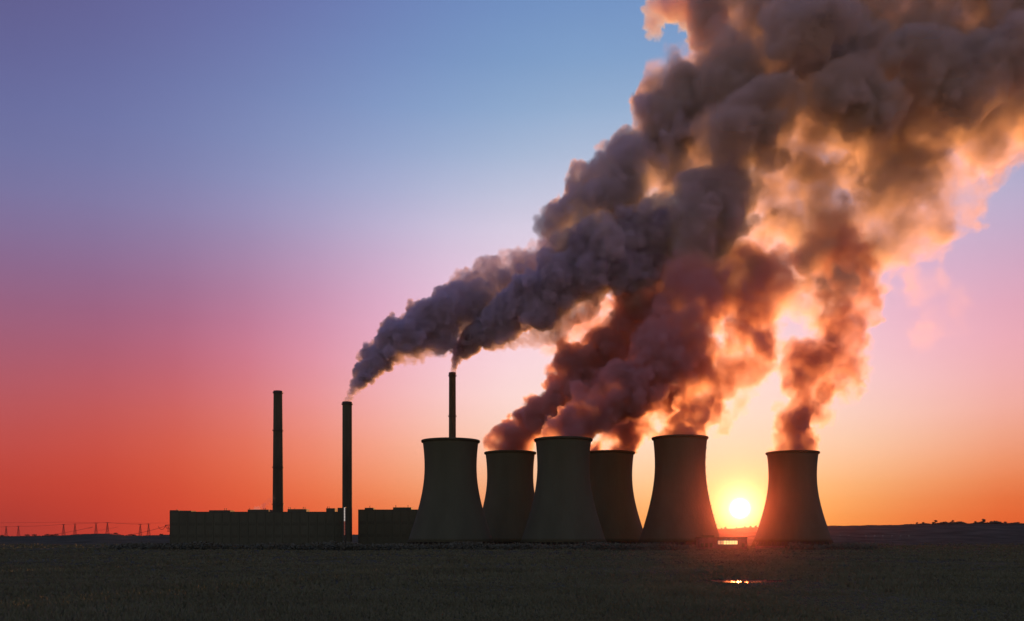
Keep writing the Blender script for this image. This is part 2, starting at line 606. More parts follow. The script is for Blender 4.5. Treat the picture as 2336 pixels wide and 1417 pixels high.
# ------------------------------------------------------------------ chimneys
def chimney(px, d, top_row, w_top, w_bot, bands, label):
    s = d / F
    base = P(px, HY, d)
    base.z = 0
    H = EYE + (HY - top_row) * s
    r1, r0 = w_top * s / 2, w_bot * s / 2
    t = empty('chimney', base, label, 'chimney', 'tall chimneys of the plant')
    prof = [(r0 + (r1 - r0) * i / 12, H * i / 12) for i in range(13)]
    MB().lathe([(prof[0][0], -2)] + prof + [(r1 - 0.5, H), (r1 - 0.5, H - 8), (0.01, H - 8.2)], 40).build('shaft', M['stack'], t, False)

    def ring(z, out, h, name, thick=None):
        r = r0 + (r1 - r0) * z / H
        MB().lathe([(r - 0.1, z - h / 2), (r + out, z - h / 2), (r + out, z + h / 2), (r - 0.1, z + h / 2)], 40, closed=True).build(name, M['steel'], t)
    ring(H - 1.2, 0.25, 2.0, 'cap_band')
    for row in bands:
        z = EYE + (HY - row) * s
        ring(z, 1.0, 0.35, 'gallery')
        r = r0 + (r1 - r0) * z / H
        rl = MB()
        for i in range(20):
            a = 2 * math.pi * i / 20
            rl.bar(((r + 0.95) * math.cos(a), (r + 0.95) * math.sin(a), z + 0.15), ((r + 0.95) * math.cos(a), (r + 0.95) * math.sin(a), z + 1.25), 0.05)
        rl.lathe([(r + 0.9, z + 1.2), (r + 1.0, z + 1.2), (r + 1.0, z + 1.3), (r + 0.9, z + 1.3)], 40, closed=True)
        rl.build('railing', M['steel'], t)
    lad = MB()
    for sx in (-0.3, 0.3):
        lad.bar((sx, -(r0 + 0.35), 0), (sx, -(r1 + 0.35), H), 0.06)
    lad.build('ladder', M['steel'], t)
    return t


chimney(634, 1040, 892, 19.5, 25.5, (897, 983, 1067, 1151), 'smokeless chimney rising behind the long boiler hall')
chimney(792, 990, 917, 21.5, 22.5, (923,), 'thick smoking chimney standing in the gap between the two halls')
chimney(1032, 1080, 850, 15.5, 17.5, (858, 950), 'slender smoking chimney seen above the steamless cooling tower')


# ------------------------------------------------------------------ halls
def hall(name, x0, x1, row, d, depth, label, blocks, vents):
    s = d / F
    a, b = P(x0, row, d), P(x1, row, d)
    base = Vector(((a.x + b.x) / 2, d, 0))
    w = b.x - a.x
    H = a.z
    t = empty(name, base, label, 'building')
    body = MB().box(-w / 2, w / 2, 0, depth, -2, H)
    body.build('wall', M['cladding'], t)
    par = MB()
    par.box(-w / 2 - 0.25, w / 2 + 0.25, -0.25, 0.35, H + 0.003, H + 0.5)
    par.build('parapet', M['steel'], t)
    # cladding ribs on the front as real strips
    pil = None
    n = max(int(w / 9), 2)
    for i in range(n + 1):
        x = -w / 2 + 0.5 + (w - 1.0) * i / n
        if pil is None:
            pil = MB().box(-0.35, 0.35, -0.35, -0.003, -1.5, H - 0.3).build('pilaster', M['cladding'], t)
            pil.location = (x, 0, 0)
        else:
            inst(pil, t, (x, 0, 0))
    win = None
    for zz in (H * 0.28, H * 0.62):
        for i in range(n):
            x = -w / 2 + 0.5 + (w - 1.0) * (i + 0.5) / n
            if win is None:
                win = MB().box(-3.0, 3.0, -0.12, -0.004, 0, 3.4).build('window', M['glass'], t)
                win.location = (x, 0, zz)
            else:
                inst(win, t, (x, 0, zz))
    for (u0, u1, r) in blocks:
        xa, xb = P(u0, r, d + 6), P(u1, r, d + 6)
        MB().box(xa.x - base.x, xb.x - base.x, 6, 6 + min(depth - 8, 16), H + 0.004, xa.z).build('roof_block', M['cladding'], t)
    for (u, r0_, r1_, wd) in vents:
        p0, p1 = P(u, r0_, d + 10), P(u, r1_, d + 10)
        MB().bar((p0.x - base.x, 10, p0.z - 0.5), (p0.x - base.x, 10, p1.z), wd, n=8).bar((p0.x - base.x, 10, p1.z), (p0.x - base.x, 10, p1.z + 0.3), wd * 1.5, wd * 1.2, n=8).build('vent_pipe', M['steel'], t)
    return t


hallL = hall('boiler_hall', 387, 783, 1168.5, 1000, 44, 'long dark boiler hall with rooftop blocks behind the smokeless chimney base',
             [(387.5, 407, 1164), (410.5, 436, 1165), (477, 525, 1164), (565, 613, 1162.5), (656, 699, 1161.5), (744, 763, 1159.5), (770, 782.5, 1158.5)],
             [(404, 1164, 1162, .35), (513, 1164, 1160.5, .35), (517, 1164, 1160.5, .35), (570, 1163, 1160, .35), (602, 1163, 1160, .35), (606, 1163, 1160, .35),
              (659, 1162, 1158, .35), (663, 1162, 1158, .35), (673, 1162, 1159.5, .3), (692, 1162, 1157.5, .35), (696, 1162, 1157.5, .35), (747, 1160, 1156.5, .35), (751, 1160, 1156.5, .35)])
hallR = hall('turbine_hall', 817, 1010, 1163.5, 1010, 44, 'lower hall between the thick chimney and the steamless cooling tower',
             [(832, 852, 1158.5), (896.5, 938, 1157.5)],
             [(844, 1159, 1154.5, .4), (903, 1158, 1153.5, .4), (931, 1158, 1153.5, .4)])
# glazed stair strip at the hall's end, in front of the chimney foot: lit panes
d = 968
st = empty('stair_tower', Vector((P(786, HY, d).x, d, 0)), 'narrow glazed stair tower shining white at the foot of the thick chimney', 'stair tower')
zt, zb = P(786, 1157.5, d).z, P(786, 1221, d).z
MB().box(-1.0, 1.0, 0.3, 3.5, -1, zt + 0.4).build('wall', M['cladding'], st)
MB().box(-1.0, -0.61, -0.05, 0.3, -1, zt + 0.4).box(0.61, 1.0, -0.05, 0.3, -1, zt + 0.4).build('frame', M['steel'], st)
npan = 10
for i in range(npan):
    za, zc = zb + (zt - zb) * i / npan, zb + (zt - zb) * (i + 1) / npan
    MB().box(-0.6, 0.6, 0.05, 0.29, za + 0.12, zc - 0.12).build('pane', M['litwhite'] if i >= 5 else M['litred'], st)

# long low workshop between the towers, lit windows
d = 840
wb = empty('workshop', Vector((P(1649, HY, d).x, d, 0)), 'low workshop with a row of lit windows under the setting sun', 'building')
hw = (1704 - 1594) / 2 / F * d
zr = P(1649, 1226.5, d).z
MB().box(-hw, hw, 0, 14, -1, zr).build('wall', M['wall'], wb)
MB().box(-hw - 0.5, hw + 0.5, -0.5, 14.5, zr + 0.003, zr + 0.45).build('roof', M['cladding'], wb)
MB().box(-hw + 4, -hw + 15, 3, 11, zr + 0.46, zr + 2.0).build('roof_block', M['cladding'], wb)
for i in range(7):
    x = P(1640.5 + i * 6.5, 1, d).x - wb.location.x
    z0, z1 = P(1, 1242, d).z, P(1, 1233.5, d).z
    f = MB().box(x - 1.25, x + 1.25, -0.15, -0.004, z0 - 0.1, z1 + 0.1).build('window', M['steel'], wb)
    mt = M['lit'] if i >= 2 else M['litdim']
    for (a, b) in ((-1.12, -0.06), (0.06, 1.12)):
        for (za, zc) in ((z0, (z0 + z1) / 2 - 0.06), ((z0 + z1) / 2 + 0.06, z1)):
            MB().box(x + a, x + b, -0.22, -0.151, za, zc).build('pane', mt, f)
for i, u in enumerate((1602, 1612, 1622, 1695)):
    x = P(u, 1, d).x - wb.location.x
    MB().box(x - 1.3, x + 1.3, -0.12, -0.004, 1.8, 5.4).build('window', M['glass'], wb)
for i, u in enumerate((1656.5, 1667.5)):
    p = P(u, 1228, d)
    x = p.x - wb.location.x
    MB().box(x - 0.25, x + 0.25, -0.9, -0.02, zr - 0.9, zr - 0.6).build('wall_lamp', M['lamp'], wb)

# long yard wall to the right of the workshop
d = 860
a, b = P(1722, 1, d), P(1790, 1, d)
yw = empty('yard_wall', ((a.x + b.x) / 2, d, 0), 'low wall at the foot of the right-end cooling tower', 'wall')
L = b.x - a.x
for i in range(9):
    x0 = -L / 2 + L * i / 9
    MB().box(x0 + 0.04, x0 + L / 9 - 0.04, 0, 0.25, -0.8, 2.9).build('panel', M['wall'], yw)
MB().box(-L / 2, L / 2, -0.1, 0.35, 2.903, 3.1).build('coping', M['rim'], yw)


# ------------------------------------------------------------------ power pylons and lines
def pylon_proto():
    H, wb_, wt_ = 27.0, 3.6, 0.45
    parts = []
    leg = MB()
    for sx, sy in ((-1, -1), (1, -1), (1, 1), (-1, 1)):
        parts.append(('leg', MB().bar((sx * wb_, sy * wb_, -1), (sx * wt_, sy * wt_, H - 1), 0.30, 0.22)))
    br = MB()
    n = 7
    zs = [0, 5.5, 10.3, 14.5, 18.0, 21.0, 23.6, 26.0]
    for i in range(n):
        za, zc = zs[i], zs[i + 1]
        wa, wc = wb_ + (wt_ - wb_) * za / (H - 1), wb_ + (wt_ - wb_) * zc / (H - 1)
        for k in range(4):
            c = [(-1, -1), (1, -1), (1, 1), (-1, 1)]
            p, q = c[k], c[(k + 1) % 4]
            br.bar((p[0] * wa, p[1] * wa, za), (q[0] * wc, q[1] * wc, zc), 0.13)
            br.bar((q[0] * wa, q[1] * wa, za), (p[0] * wc, p[1] * wc, zc), 0.13)
            br.bar((p[0] * wc, p[1] * wc, zc), (q[0] * wc, q[1] * wc, zc), 0.13)
    parts.append(('lattice_bracing', br))
    parts.append(('crossarm', MB().bar((0, 0, H - 1), (-4.2, 0, H - 0.4), 0.28, 0.16).bar((0, 0, H - 1), (4.2, 0, H - 0.4), 0.28, 0.16).bar((0, 0, H), (-4.2, 0, H - 0.3), 0.16).bar((0, 0, H), (4.2, 0, H - 0.3), 0.16)))
    parts.append(('peak', MB().bar((0, 0, H - 1), (0, 0, H + 1.2), 0.32, 0.16)))
    for x in (-4.1, 4.1):
        parts.append(('insulator', MB().bar((x, 0, H - 0.4), (x, 0, H - 2.6), 0.14, n=6)))
    return parts


PYL = [(14, 'leftmost pylon of all, near the picture edge'), (42, 'second pylon from the left edge'), (145, 'left pylon of the second pair'),
       (171, 'right pylon of the second pair'), (219, 'left pylon of the pair on the highest mound'), (245, 'right pylon of the pair on the highest mound'),
       (320, 'left pylon of the pair nearest the boiler hall'), (339, 'right pylon nearest the boiler hall')]
PTOP = [1200, 1199, 1195, 1194, 1192, 1191, 1195, 1194]
protos = None
tops = []
for (px, lab), row in zip(PYL, PTOP):
    d = 2350
    p = P(px, HY, d)
    gz = ground_z(p.x, d)
    p.z = gz
    H = EYE + (HY - row) / F * d - gz
    o = empty('power_pylon', p, 'lattice power pylon, ' + lab, 'pylon', 'pylons on the skyline')
    k = H / 28.2
    o.scale = (k * 0.9, k * 0.9, k)
    if protos is None:
        protos = [mb.build(nm, M['steel'], o) for nm, mb in pylon_proto()]
    else:
        for q in protos:
            inst(q, o)
    tops.append(Vector((p.x, d, gz + H)))


def wire(a, b, sag, label, r=0.22, group='power lines strung between the pylons', dz=0):
    pts = []
    for i in range(25):
        t = i / 24
        q = a.lerp(b, t)
        q.z -= sag * 4 * t * (1 - t)
        pts.append(q)
    tag(MB().tube(pts, r).build('power_line', M['wire']), label, 'power line', group)


edge = P(-260, 1203, 2350)
wire(edge, tops[0] + Vector((0, 0, -2)), 2, 'power line running off the picture from the leftmost pylon')
wire(tops[0] + Vector((0, 0, -2)), tops[1] + Vector((0, 0, -2)), 0.5, 'power line between the two leftmost pylons')
wire(tops[1] + Vector((0, 0, -2)), tops[2] + Vector((0, 0, -1)), 1.5, 'power line from the second pylon to the second pair')
wire(tops[2] + Vector((0, 0, -1)), tops[3] + Vector((0, 0, -1)), 0.5, 'power line between the pylons of the second pair')
wire(tops[3] + Vector((0, 0, -1)), tops[4] + Vector((0, 0, -1)), 0.8, 'power line from the second pair to the pair on the mound')
wire(tops[4] + Vector((0, 0, -1)), tops[5] + Vector((0, 0, -1)), 0.5, 'power line between the pylons on the highest mound')
wire(tops[5] + Vector((0, 0, -1)), tops[6] + Vector((0, 0, -1)), 1.2, 'power line from the mound pair to the last pair')
wire(tops[6] + Vector((0, 0, -1)), tops[7] + Vector((0, 0, -1)), 0.5, 'power line between the pylons nearest the boiler hall')
wire(P(-300, 1189, 2320), P(150, 1191, 2320), 3.0, 'upper power line crossing above the left pylons', 0.18)
wire(P(150, 1191, 2320), P(400, 1193, 2320), 1.5, 'upper power line crossing above the pylons towards the hall', 0.18)
wire(P(95, 1222.5, 1500), P(212, 1202, 1500), 1.5, 'power line slanting up past the second pair of pylons', 0.2, 'slanting power lines')
wire(P(212, 1212, 1500), P(270, 1202, 1500), 0.5, 'power line slanting up beside the mound pylons', 0.12, 'slanting power lines')
wire(P(288, 1221, 1020), P(386, 1197.5, 1005), 1.2, 'power line slanting up to the end of the boiler hall', 0.16, 'slanting power lines')
wire(P(200, 1205, 1500), P(212, 1202, 1500), 1.0, 'short loop of cable hanging from the slanting line', 0.16, 'slanting power lines')
# line bracket on the hall's end wall
d = 1004
bk = empty('line_bracket', P(386, 1200, d), 'bracket with hanging cable loops on the end of the boiler hall', 'bracket')
bx = bk.location
arm = MB().bar((0.3, 0, 1.2), (-4.5, 0, 1.0), 0.25).bar((0.3, 0, -3.2), (-3.6, 0, 1.0), 0.18)
arm.build('arm', M['steel'], bk)
for j, (x0, x1, sag) in enumerate(((-4.3, 0.0, 3.6), (-12.0, -3.6, 4.2))):
    MB().tube([(x0 + (x1 - x0) * i / 12, 0, (0.8 if j == 0 else -0.4 + 0.12 * i) - sag * 4 * (i / 12) * (1 - i / 12)) for i in range(13)], 0.22).build('cable_loop', M['wire'], bk)
for z in (-2.4, -4.2, -5.6):
    MB().bar((0.2, 0, z), (-2.0, 0, z - 0.2), 0.4, 0.3, n=8).build('insulator', M['steel'], bk)

# ------------------------------------------------------------------ lamp posts beyond the right-end tower
LP = [1915, 1935, 1974, 1994, 2013, 2034, 2053, 2072]
lp_parts = None
for i, px in enumerate(LP):
    d = 1150
    p = P(px, 1222, d)
    gz = ground_z(p.x, d)
    nth = ['first', 'second', 'third', 'fourth', 'fifth', 'sixth', 'seventh', 'eighth'][i]
    o = empty('lamp_post', (p.x, d, gz), nth + ' lamp post to the right of the right-end cooling tower, its head faintly lit', 'lamp post', 'lamp posts along the far road')
    hh = p.z - gz
    if lp_parts is None:
        lp_parts = [MB().bar((0, 0, -0.5), (0, 0, hh + 0.3), 0.14, 0.09, n=8).build('pole', M['steel'], o),
                    MB().bar((0, 0, hh + 0.3), (0, -1.6, hh + 0.45), 0.08).build('arm', M['steel'], o),
                    MB().box(-0.35, 0.35, -2.3, -1.5, hh + 0.1, hh + 0.35).build('lamp_head', M['lamp'], o)]
    else:
        for q in lp_parts:
            inst(q, o)


# ------------------------------------------------------------------ trees on the skyline
def leafmass(mb, c, rx, ry, rz, n, size, rnd):
    for _ in range(n):
        while True:
            u = Vector((rnd.uniform(-1, 1), rnd.uniform(-1, 1), rnd.uniform(-1, 1)))
            if u.length < 1:
                break
        p = Vector(c) + Vector((u.x * rx, u.y * ry, u.z * rz))
        a = Vector((rnd.gauss(0, 1), rnd.gauss(0, 1), rnd.gauss(0, 1))).normalized() * size * rnd.uniform(0.6, 1.3)
        b = a.orthogonal().normalized() * size * rnd.uniform(0.5, 1.0)
        mb.add([p - a, p + b, p + a * 0.9, p - b], [(0, 1, 2, 3)])


def tree(px, d, h, w, label, group, rnd):
    x = (px - CX) / F * d
    z = ground_z(x, d)
    t = empty('tree', (x, d, z), label, 'tree', group)
    tr = MB().bar((0, 0, -0.6), (rnd.uniform(-.3, .3), 0, h * 0.85), 0.035 * h, 0.01 * h, n=6)
    for i in range(7):
        zz = h * (0.3 + 0.09 * i)
        a = rnd.uniform(0, 6.28)
        tr.bar((0, 0, zz), (math.cos(a) * w * 0.4, math.sin(a) * w * 0.4, zz + h * 0.18), 0.012 * h, 0.005 * h)
    tr.build('trunk', M['bark'], t)
    cr = MB()
    for i in range(11):
        a = rnd.uniform(0, 6.28)
        zz = h * rnd.uniform(0.1, 0.92)
        k = w * 0.42 * (1.15 - zz / h)
        leafmass(cr, (math.cos(a) * k, math.sin(a) * k, zz), w * 0.24, w * 0.24, h * 0.16, 50, 0.085 * h, rnd)
    cr.build('crown', M['shrub'], t)


TR = [(1646, 6, 'leftmost tree below the sun, close to the tower'), (1655, 8, 'taller spiky tree on the ridge below the sun'), (1680, 5, 'low tree on the ridge straight below the sun'),
      (1699, 6, 'rounded tree on the ridge just right of the sun'), (1712, 7, 'pointed tree on the ridge right of the sun'), (1724, 7, 'tree on the ridge at the foot of the right-end tower'),
      (2092, 8, 'thin tree at the start of the taller treeline'), (2106, 9, 'slim bare tree rising from the treeline beyond the lamp posts'), (2133, 15, 'broad tall tree, the first high one of the right treeline'),
      (2173, 14, 'pointed tall tree in the middle of the right treeline'), (2190, 9, 'rounded tree beside the pointed tall one'), (2225, 10, 'dense tree before the tallest one at the right'),
      (2243, 16, 'tallest bushy tree of the right treeline'), (2262, 10, 'rounded tree just past the tallest one'), (2294, 10, 'tree near the right picture edge'), (2322, 9, 'last tree at the right picture edge')]
for px, h, lab in TR:
    rnd = random.Random(px)
    tree(px, RD - 30 + rnd.uniform(-20, 10), h * 0.8, h * rnd.uniform(0.8, 1.2), lab, 'trees on the far ridge', rnd)

BU = [(4, 3), (62, 4), (78, 4), (108, 4), (118, 3), (128, 4), (264, 3), (298, 4), (306, 3), (368, 3)]
for i, (px, h) in enumerate(BU):
    rnd = random.Random(900 + px)
    d = 2300
    x = (px - CX) / F * d
    t = empty('bush', (x, d, ground_z(x, d)), ['bush at the left picture edge below the leftmost pylon', 'round bush right of the second pylon', 'second bush right of the second pylon',
              'bush on the skyline well before the second pair of pylons', 'middle bush of three before the second pair of pylons', 'bush just left of the second pair of pylons',
              'bush right of the pylons on the highest mound', 'bush in the dip before the last pair of pylons', 'small bush left of the last pair of pylons', 'bush beside the end of the boiler hall'][i], 'bush', 'bushes on the skyline')
    fo = MB()
    leafmass(fo, (0, 0, h * 0.7), h * 1.8, h * 1.2, h * 0.7, 160, 0.7, rnd)
    fo.build('foliage', M['shrub'], t)
    MB().bar((0, 0, -0.5), (0.2, 0, h), 0.2, 0.08).bar((0, 0, 0.2), (1.4, 0, h * 0.9), 0.12, 0.05).build('stem', M['bark'], t)

# unbroken low scrub and far wood along the ridge
sc_ = MB()
rnd = random.Random(5)
for i in range(12000):
    px = rnd.uniform(-700, 1500) if i % 4 == 0 else (rnd.uniform(1450, 2800) if i % 2 else rnd.uniform(2040, 2500))
    d = RD + rnd.uniform(-60, 10)
    x = (px - CX) / F * d
    hmax = 1.6 if px < 1500 else 2.6 + 7.5 * sstep(2040, 2160, px)
    hh = rnd.uniform(0.4, 1.0) * hmax * (0.6 + 0.4 * math.sin(px * 0.11) * math.sin(px * 0.043 + 1))
    leafmass(sc_, (x, d, ground_z(x, d) + hh * 0.35), 1.6, 1.6, hh * 0.6, 6, 0.8 + 0.12 * hh, rnd)
tag(sc_.build('treeline', M['shrub']), 'dark unbroken scrub and far wood along the ridge', 'treeline', kind='stuff')

# rough grass and scrub over the whole plain
rs_ = np.random.RandomState(3)
ng = 70000
row = HY + 4 + 215 * rs_.rand(ng) ** 1.25
gd = EYE * F / (row - HY)
gx = (rs_.uniform(-260, 2600, ng) - CX) / F * gd
q_ = ((gx - POND_C.x) / 9.0) ** 2 + ((gd - POND_C.y) / 8.0) ** 2
keep = (q_ > 1.0) & (gd < 1400) & (gd > 70)
gx, gd = gx[keep], gd[keep]
clump = 0.5 + 0.5 * np.sin(gx * 0.05 + 2 * np.sin(gd * 0.021)) * np.cos(gd * 0.033)
gv, gf = [], []
for x, y, c_ in zip(gx, gd, clump):
    z = ground_z(x, y) - 0.05
    h_ = (0.35 + 0.9 * c_ * rs_.rand()) * (1 + y / 900.0)
    near = 1 - sstep(180, 260, y)
    if abs(x - POND_C.x) < 14 and y < POND_C.y:
        h_ *= 0.35
    w_ = 0.12 + 0.0016 * y
    for k in range(3):
        a_ = rs_.rand() * 3.14
        ox, oy = rs_.uniform(-.6, .6, 2) * (1 + y / 300)
        dx_, dy_ = math.cos(a_) * w_, math.sin(a_) * w_
        lx, ly = rs_.uniform(-.3, .3, 2) * h_
        b_ = len(gv)
        gv += [(x + ox - dx_, y + oy - dy_, z), (x + ox + dx_, y + oy + dy_, z), (x + ox + lx, y + oy + ly, z + h_ * rs_.uniform(.6, 1.0))]
        gf.append((b_, b_ + 1, b_ + 2))
tag(MB().add(gv, gf).build('rough_grass', M['foliage']), 'dark rough grass covering the plain in front of the plant', 'grass', kind='stuff')

# belt of scrub in front of the plant
sb_ = MB()
rnd = random.Random(15)
for i in range(2600):
    px = rnd.uniform(250, 2000)
    if 1585 < px < 1800:
        continue
    d = rnd.uniform(775, 830)
    x = (px - CX) / F * d
    hh = rnd.uniform(5.5, 8.0) * (0.8 + 0.2 * math.sin(px * 0.031) * math.sin(px * 0.0117 + 2))
    leafmass(sb_, (x, d, hh * 0.5 - 0.3), 2.2, 2.0, hh * 0.55, 14, 1.0, rnd)
tag(sb_.build('shrub_belt', M['shrub']), 'dark unbroken belt of scrub hiding the feet of the plant', 'scrub', kind='stuff')

#PLUMES
# ------------------------------------------------------------------ smoke and steam: real 3-D density grids
def noise3(shape, cell, rs):
    """value noise in -1..1 with the given lattice cell in voxels"""
    ix = []
    for n in shape:
        x = (np.arange(n) / cell + rs.rand()).astype(np.float32)
        i = np.floor(x).astype(np.int32)
        t = x - i
        ix.append((i, (t * t * (3 - 2 * t)).astype(np.float32)))
    a = rs.rand(*[i[-1] + 2 for i, t in ix]).astype(np.float32) * 2 - 1
    for k in (0, 1, 2):
        i, t = ix[k]
        sh = [1, 1, 1]
        sh[k] = -1
        t = t.reshape(sh)
        a0 = np.take(a, i, axis=k)
        a1 = np.take(a, i + 1, axis=k)
        a1 -= a0
        a1 *= t
        a1 += a0
        a = a1
    return a


def fbm(shape, cell, rs, octaves, gain=0.55, billow=False):
    out = np.zeros(shape, np.float32)
    amp, tot = 1.0, 0.0
    for k in range(octaves):
        c = cell / 2 ** k
        if c < 1.3:
            break
        n = noise3(shape, c, rs)
        if billow:
            n = 1 - 2.2 * np.abs(n)
        out += amp * n
        tot += amp
        amp *= gain
    return out / tot


def volume_material(name, forward, even, absorb, g):
    """per unit of density: forward-scattering colour, even-scattering colour, absorption"""
    m = bpy.data.materials.new(name)
    m.use_nodes = True
    t = m.node_tree
    t.nodes.clear()
    o = t.nodes.new('ShaderNodeOutputMaterial')
    a = t.nodes.new('ShaderNodeAttribute')
    a.attribute_name = 'density'

    def scaled(k):
        mu = t.nodes.new('ShaderNodeMath')
        mu.operation = 'MULTIPLY'
        mu.inputs[1].default_value = k
        t.links.new(a.outputs['Fac'], mu.inputs[0])
        return mu.outputs[0]

    def add(x, y):
        ad = t.nodes.new('ShaderNodeAddShader')
        t.links.new(x, ad.inputs[0])
        t.links.new(y, ad.inputs[1])
        return ad.outputs[0]
    s = t.nodes.new('ShaderNodeVolumeScatter')
    s.inputs['Color'].default_value = (*forward, 1)
    s.inputs['Anisotropy'].default_value = g
    t.links.new(scaled(1.0), s.inputs['Density'])
    s2 = t.nodes.new('ShaderNodeVolumeScatter')
    s2.inputs['Color'].default_value = (*even, 1)
    s2.inputs['Anisotropy'].default_value = 0.0
    t.links.new(scaled(1.0), s2.inputs['Density'])
    b = t.nodes.new('ShaderNodeVolumeAbsorption')
    k = max(max(absorb) * 1.0001, 1e-4)
    b.inputs['Color'].default_value = (*[1 - v / k for v in absorb], 1)
    t.links.new(scaled(k), b.inputs['Density'])
    t.links.new(add(add(s.outputs[0], s2.outputs[0]), b.outputs[0]), o.inputs['Volume'])
    return m


def volume_tree(name, lo, hi, res, mat, data_obj):
    """Geometry nodes that turn the object's per-point density list into a fog volume."""
    t = bpy.data.node_groups.new(name, 'GeometryNodeTree')
    t.interface.new_socket('Geometry', in_out='INPUT', socket_type='NodeSocketGeometry')
    t.interface.new_socket('Geometry', in_out='OUTPUT', socket_type='NodeSocketGeometry')
    N = t.nodes.new
    gi, go = N('NodeGroupInput'), N('NodeGroupOutput')
    pos = N('GeometryNodeInputPosition')

    def vm(op, a, b):
        n = N('ShaderNodeVectorMath')
        n.operation = op
        t.links.new(a, n.inputs[0])
        n.inputs[1].default_value = b
        return n.outputs[0]
    v = vm('SUBTRACT', pos.outputs[0], lo)
    v = vm('MULTIPLY', v, [(r - 1) / (h - l) for r, l, h in zip(res, lo, hi)])
    v = vm('ADD', v, (0.5, 0.5, 0.5))
    n = N('ShaderNodeVectorMath')
    n.operation = 'FLOOR'
    t.links.new(v, n.inputs[0])
    d = N('ShaderNodeVectorMath')
    d.operation = 'MULTIPLY'
    t.links.new(n.outputs[0], d.inputs[0])
    d.inputs[1].default_value = (1, 1, 1)
    sp = N('ShaderNodeSeparateXYZ')
    t.links.new(d.outputs[0], sp.inputs[0])

    def toint(s):
        f = N('FunctionNodeFloatToInt')
        f.rounding_mode = 'ROUND'
        t.links.new(s, f.inputs[0])
        return f.outputs[0]

    def im(op, a, b):
        f = N('FunctionNodeIntegerMath')
        f.operation = op
        for i, q in enumerate((a, b)):
            if isinstance(q, int):
                f.inputs[i].default_value = q
            else:
                t.links.new(q, f.inputs[i])
        return f.outputs[0]
    ix, iy, iz = (toint(sp.outputs[i]) for i in range(3))
    idx = im('ADD', im('MULTIPLY', im('ADD', im('MULTIPLY', ix, res[1]), iy), res[2]), iz)
    na = N('GeometryNodeInputNamedAttribute')
    na.data_type = 'FLOAT'
    na.inputs['Name'].default_value = 'smoke'
    si = N('GeometryNodeSampleIndex')
    si.data_type = 'FLOAT'
    si.domain = 'POINT'
    si.clamp = True
    oi = N('GeometryNodeObjectInfo')
    oi.inputs['Object'].default_value = data_obj
    t.links.new(oi.outputs['Geometry'], si.inputs['Geometry'])
    t.links.new(na.outputs[0], si.inputs['Value'])
    t.links.new(idx, si.inputs['Index'])
    vc = N('GeometryNodeVolumeCube')
    t.links.new(si.outputs['Value'], vc.inputs['Density'])
    vc.inputs['Background'].default_value = 0.0
    vc.inputs['Min'].default_value = lo
    vc.inputs['Max'].default_value = hi
    for i, k in enumerate(('Resolution X', 'Resolution Y', 'Resolution Z')):
        vc.inputs[k].default_value = res[i]
    sm = N('GeometryNodeSetMaterial')
    sm.inputs['Material'].default_value = mat
    t.links.new(vc.outputs[0], sm.inputs['Geometry'])
    t.links.new(sm.outputs[0], go.inputs[0])
    return t


def path_points(path):
    """(px, py, r_px, distance, density, edge m) rows -> dense list of (world centre, radius m, density, edge)"""
    out = []
    for a, b in zip(path, path[1:]):
        pa, pb = P(a[0], a[1], a[3]), P(b[0], b[1], b[3])
        ra, rb = a[2] * a[3] / F, b[2] * b[3] / F
        n = max(int((pb - pa).length / (0.42 * min(ra, rb)) + 0.5), 1)
        for i in range(n):
            t = i / n
            out.append((pa.lerp(pb, t), ra + (rb - ra) * t, a[4] + (b[4] - a[4]) * t, a[5] + (b[5] - a[5]) * t))
    a = path[-1]
    out.append((P(a[0], a[1], a[3]), a[2] * a[3] / F, a[4], a[5]))
    return out


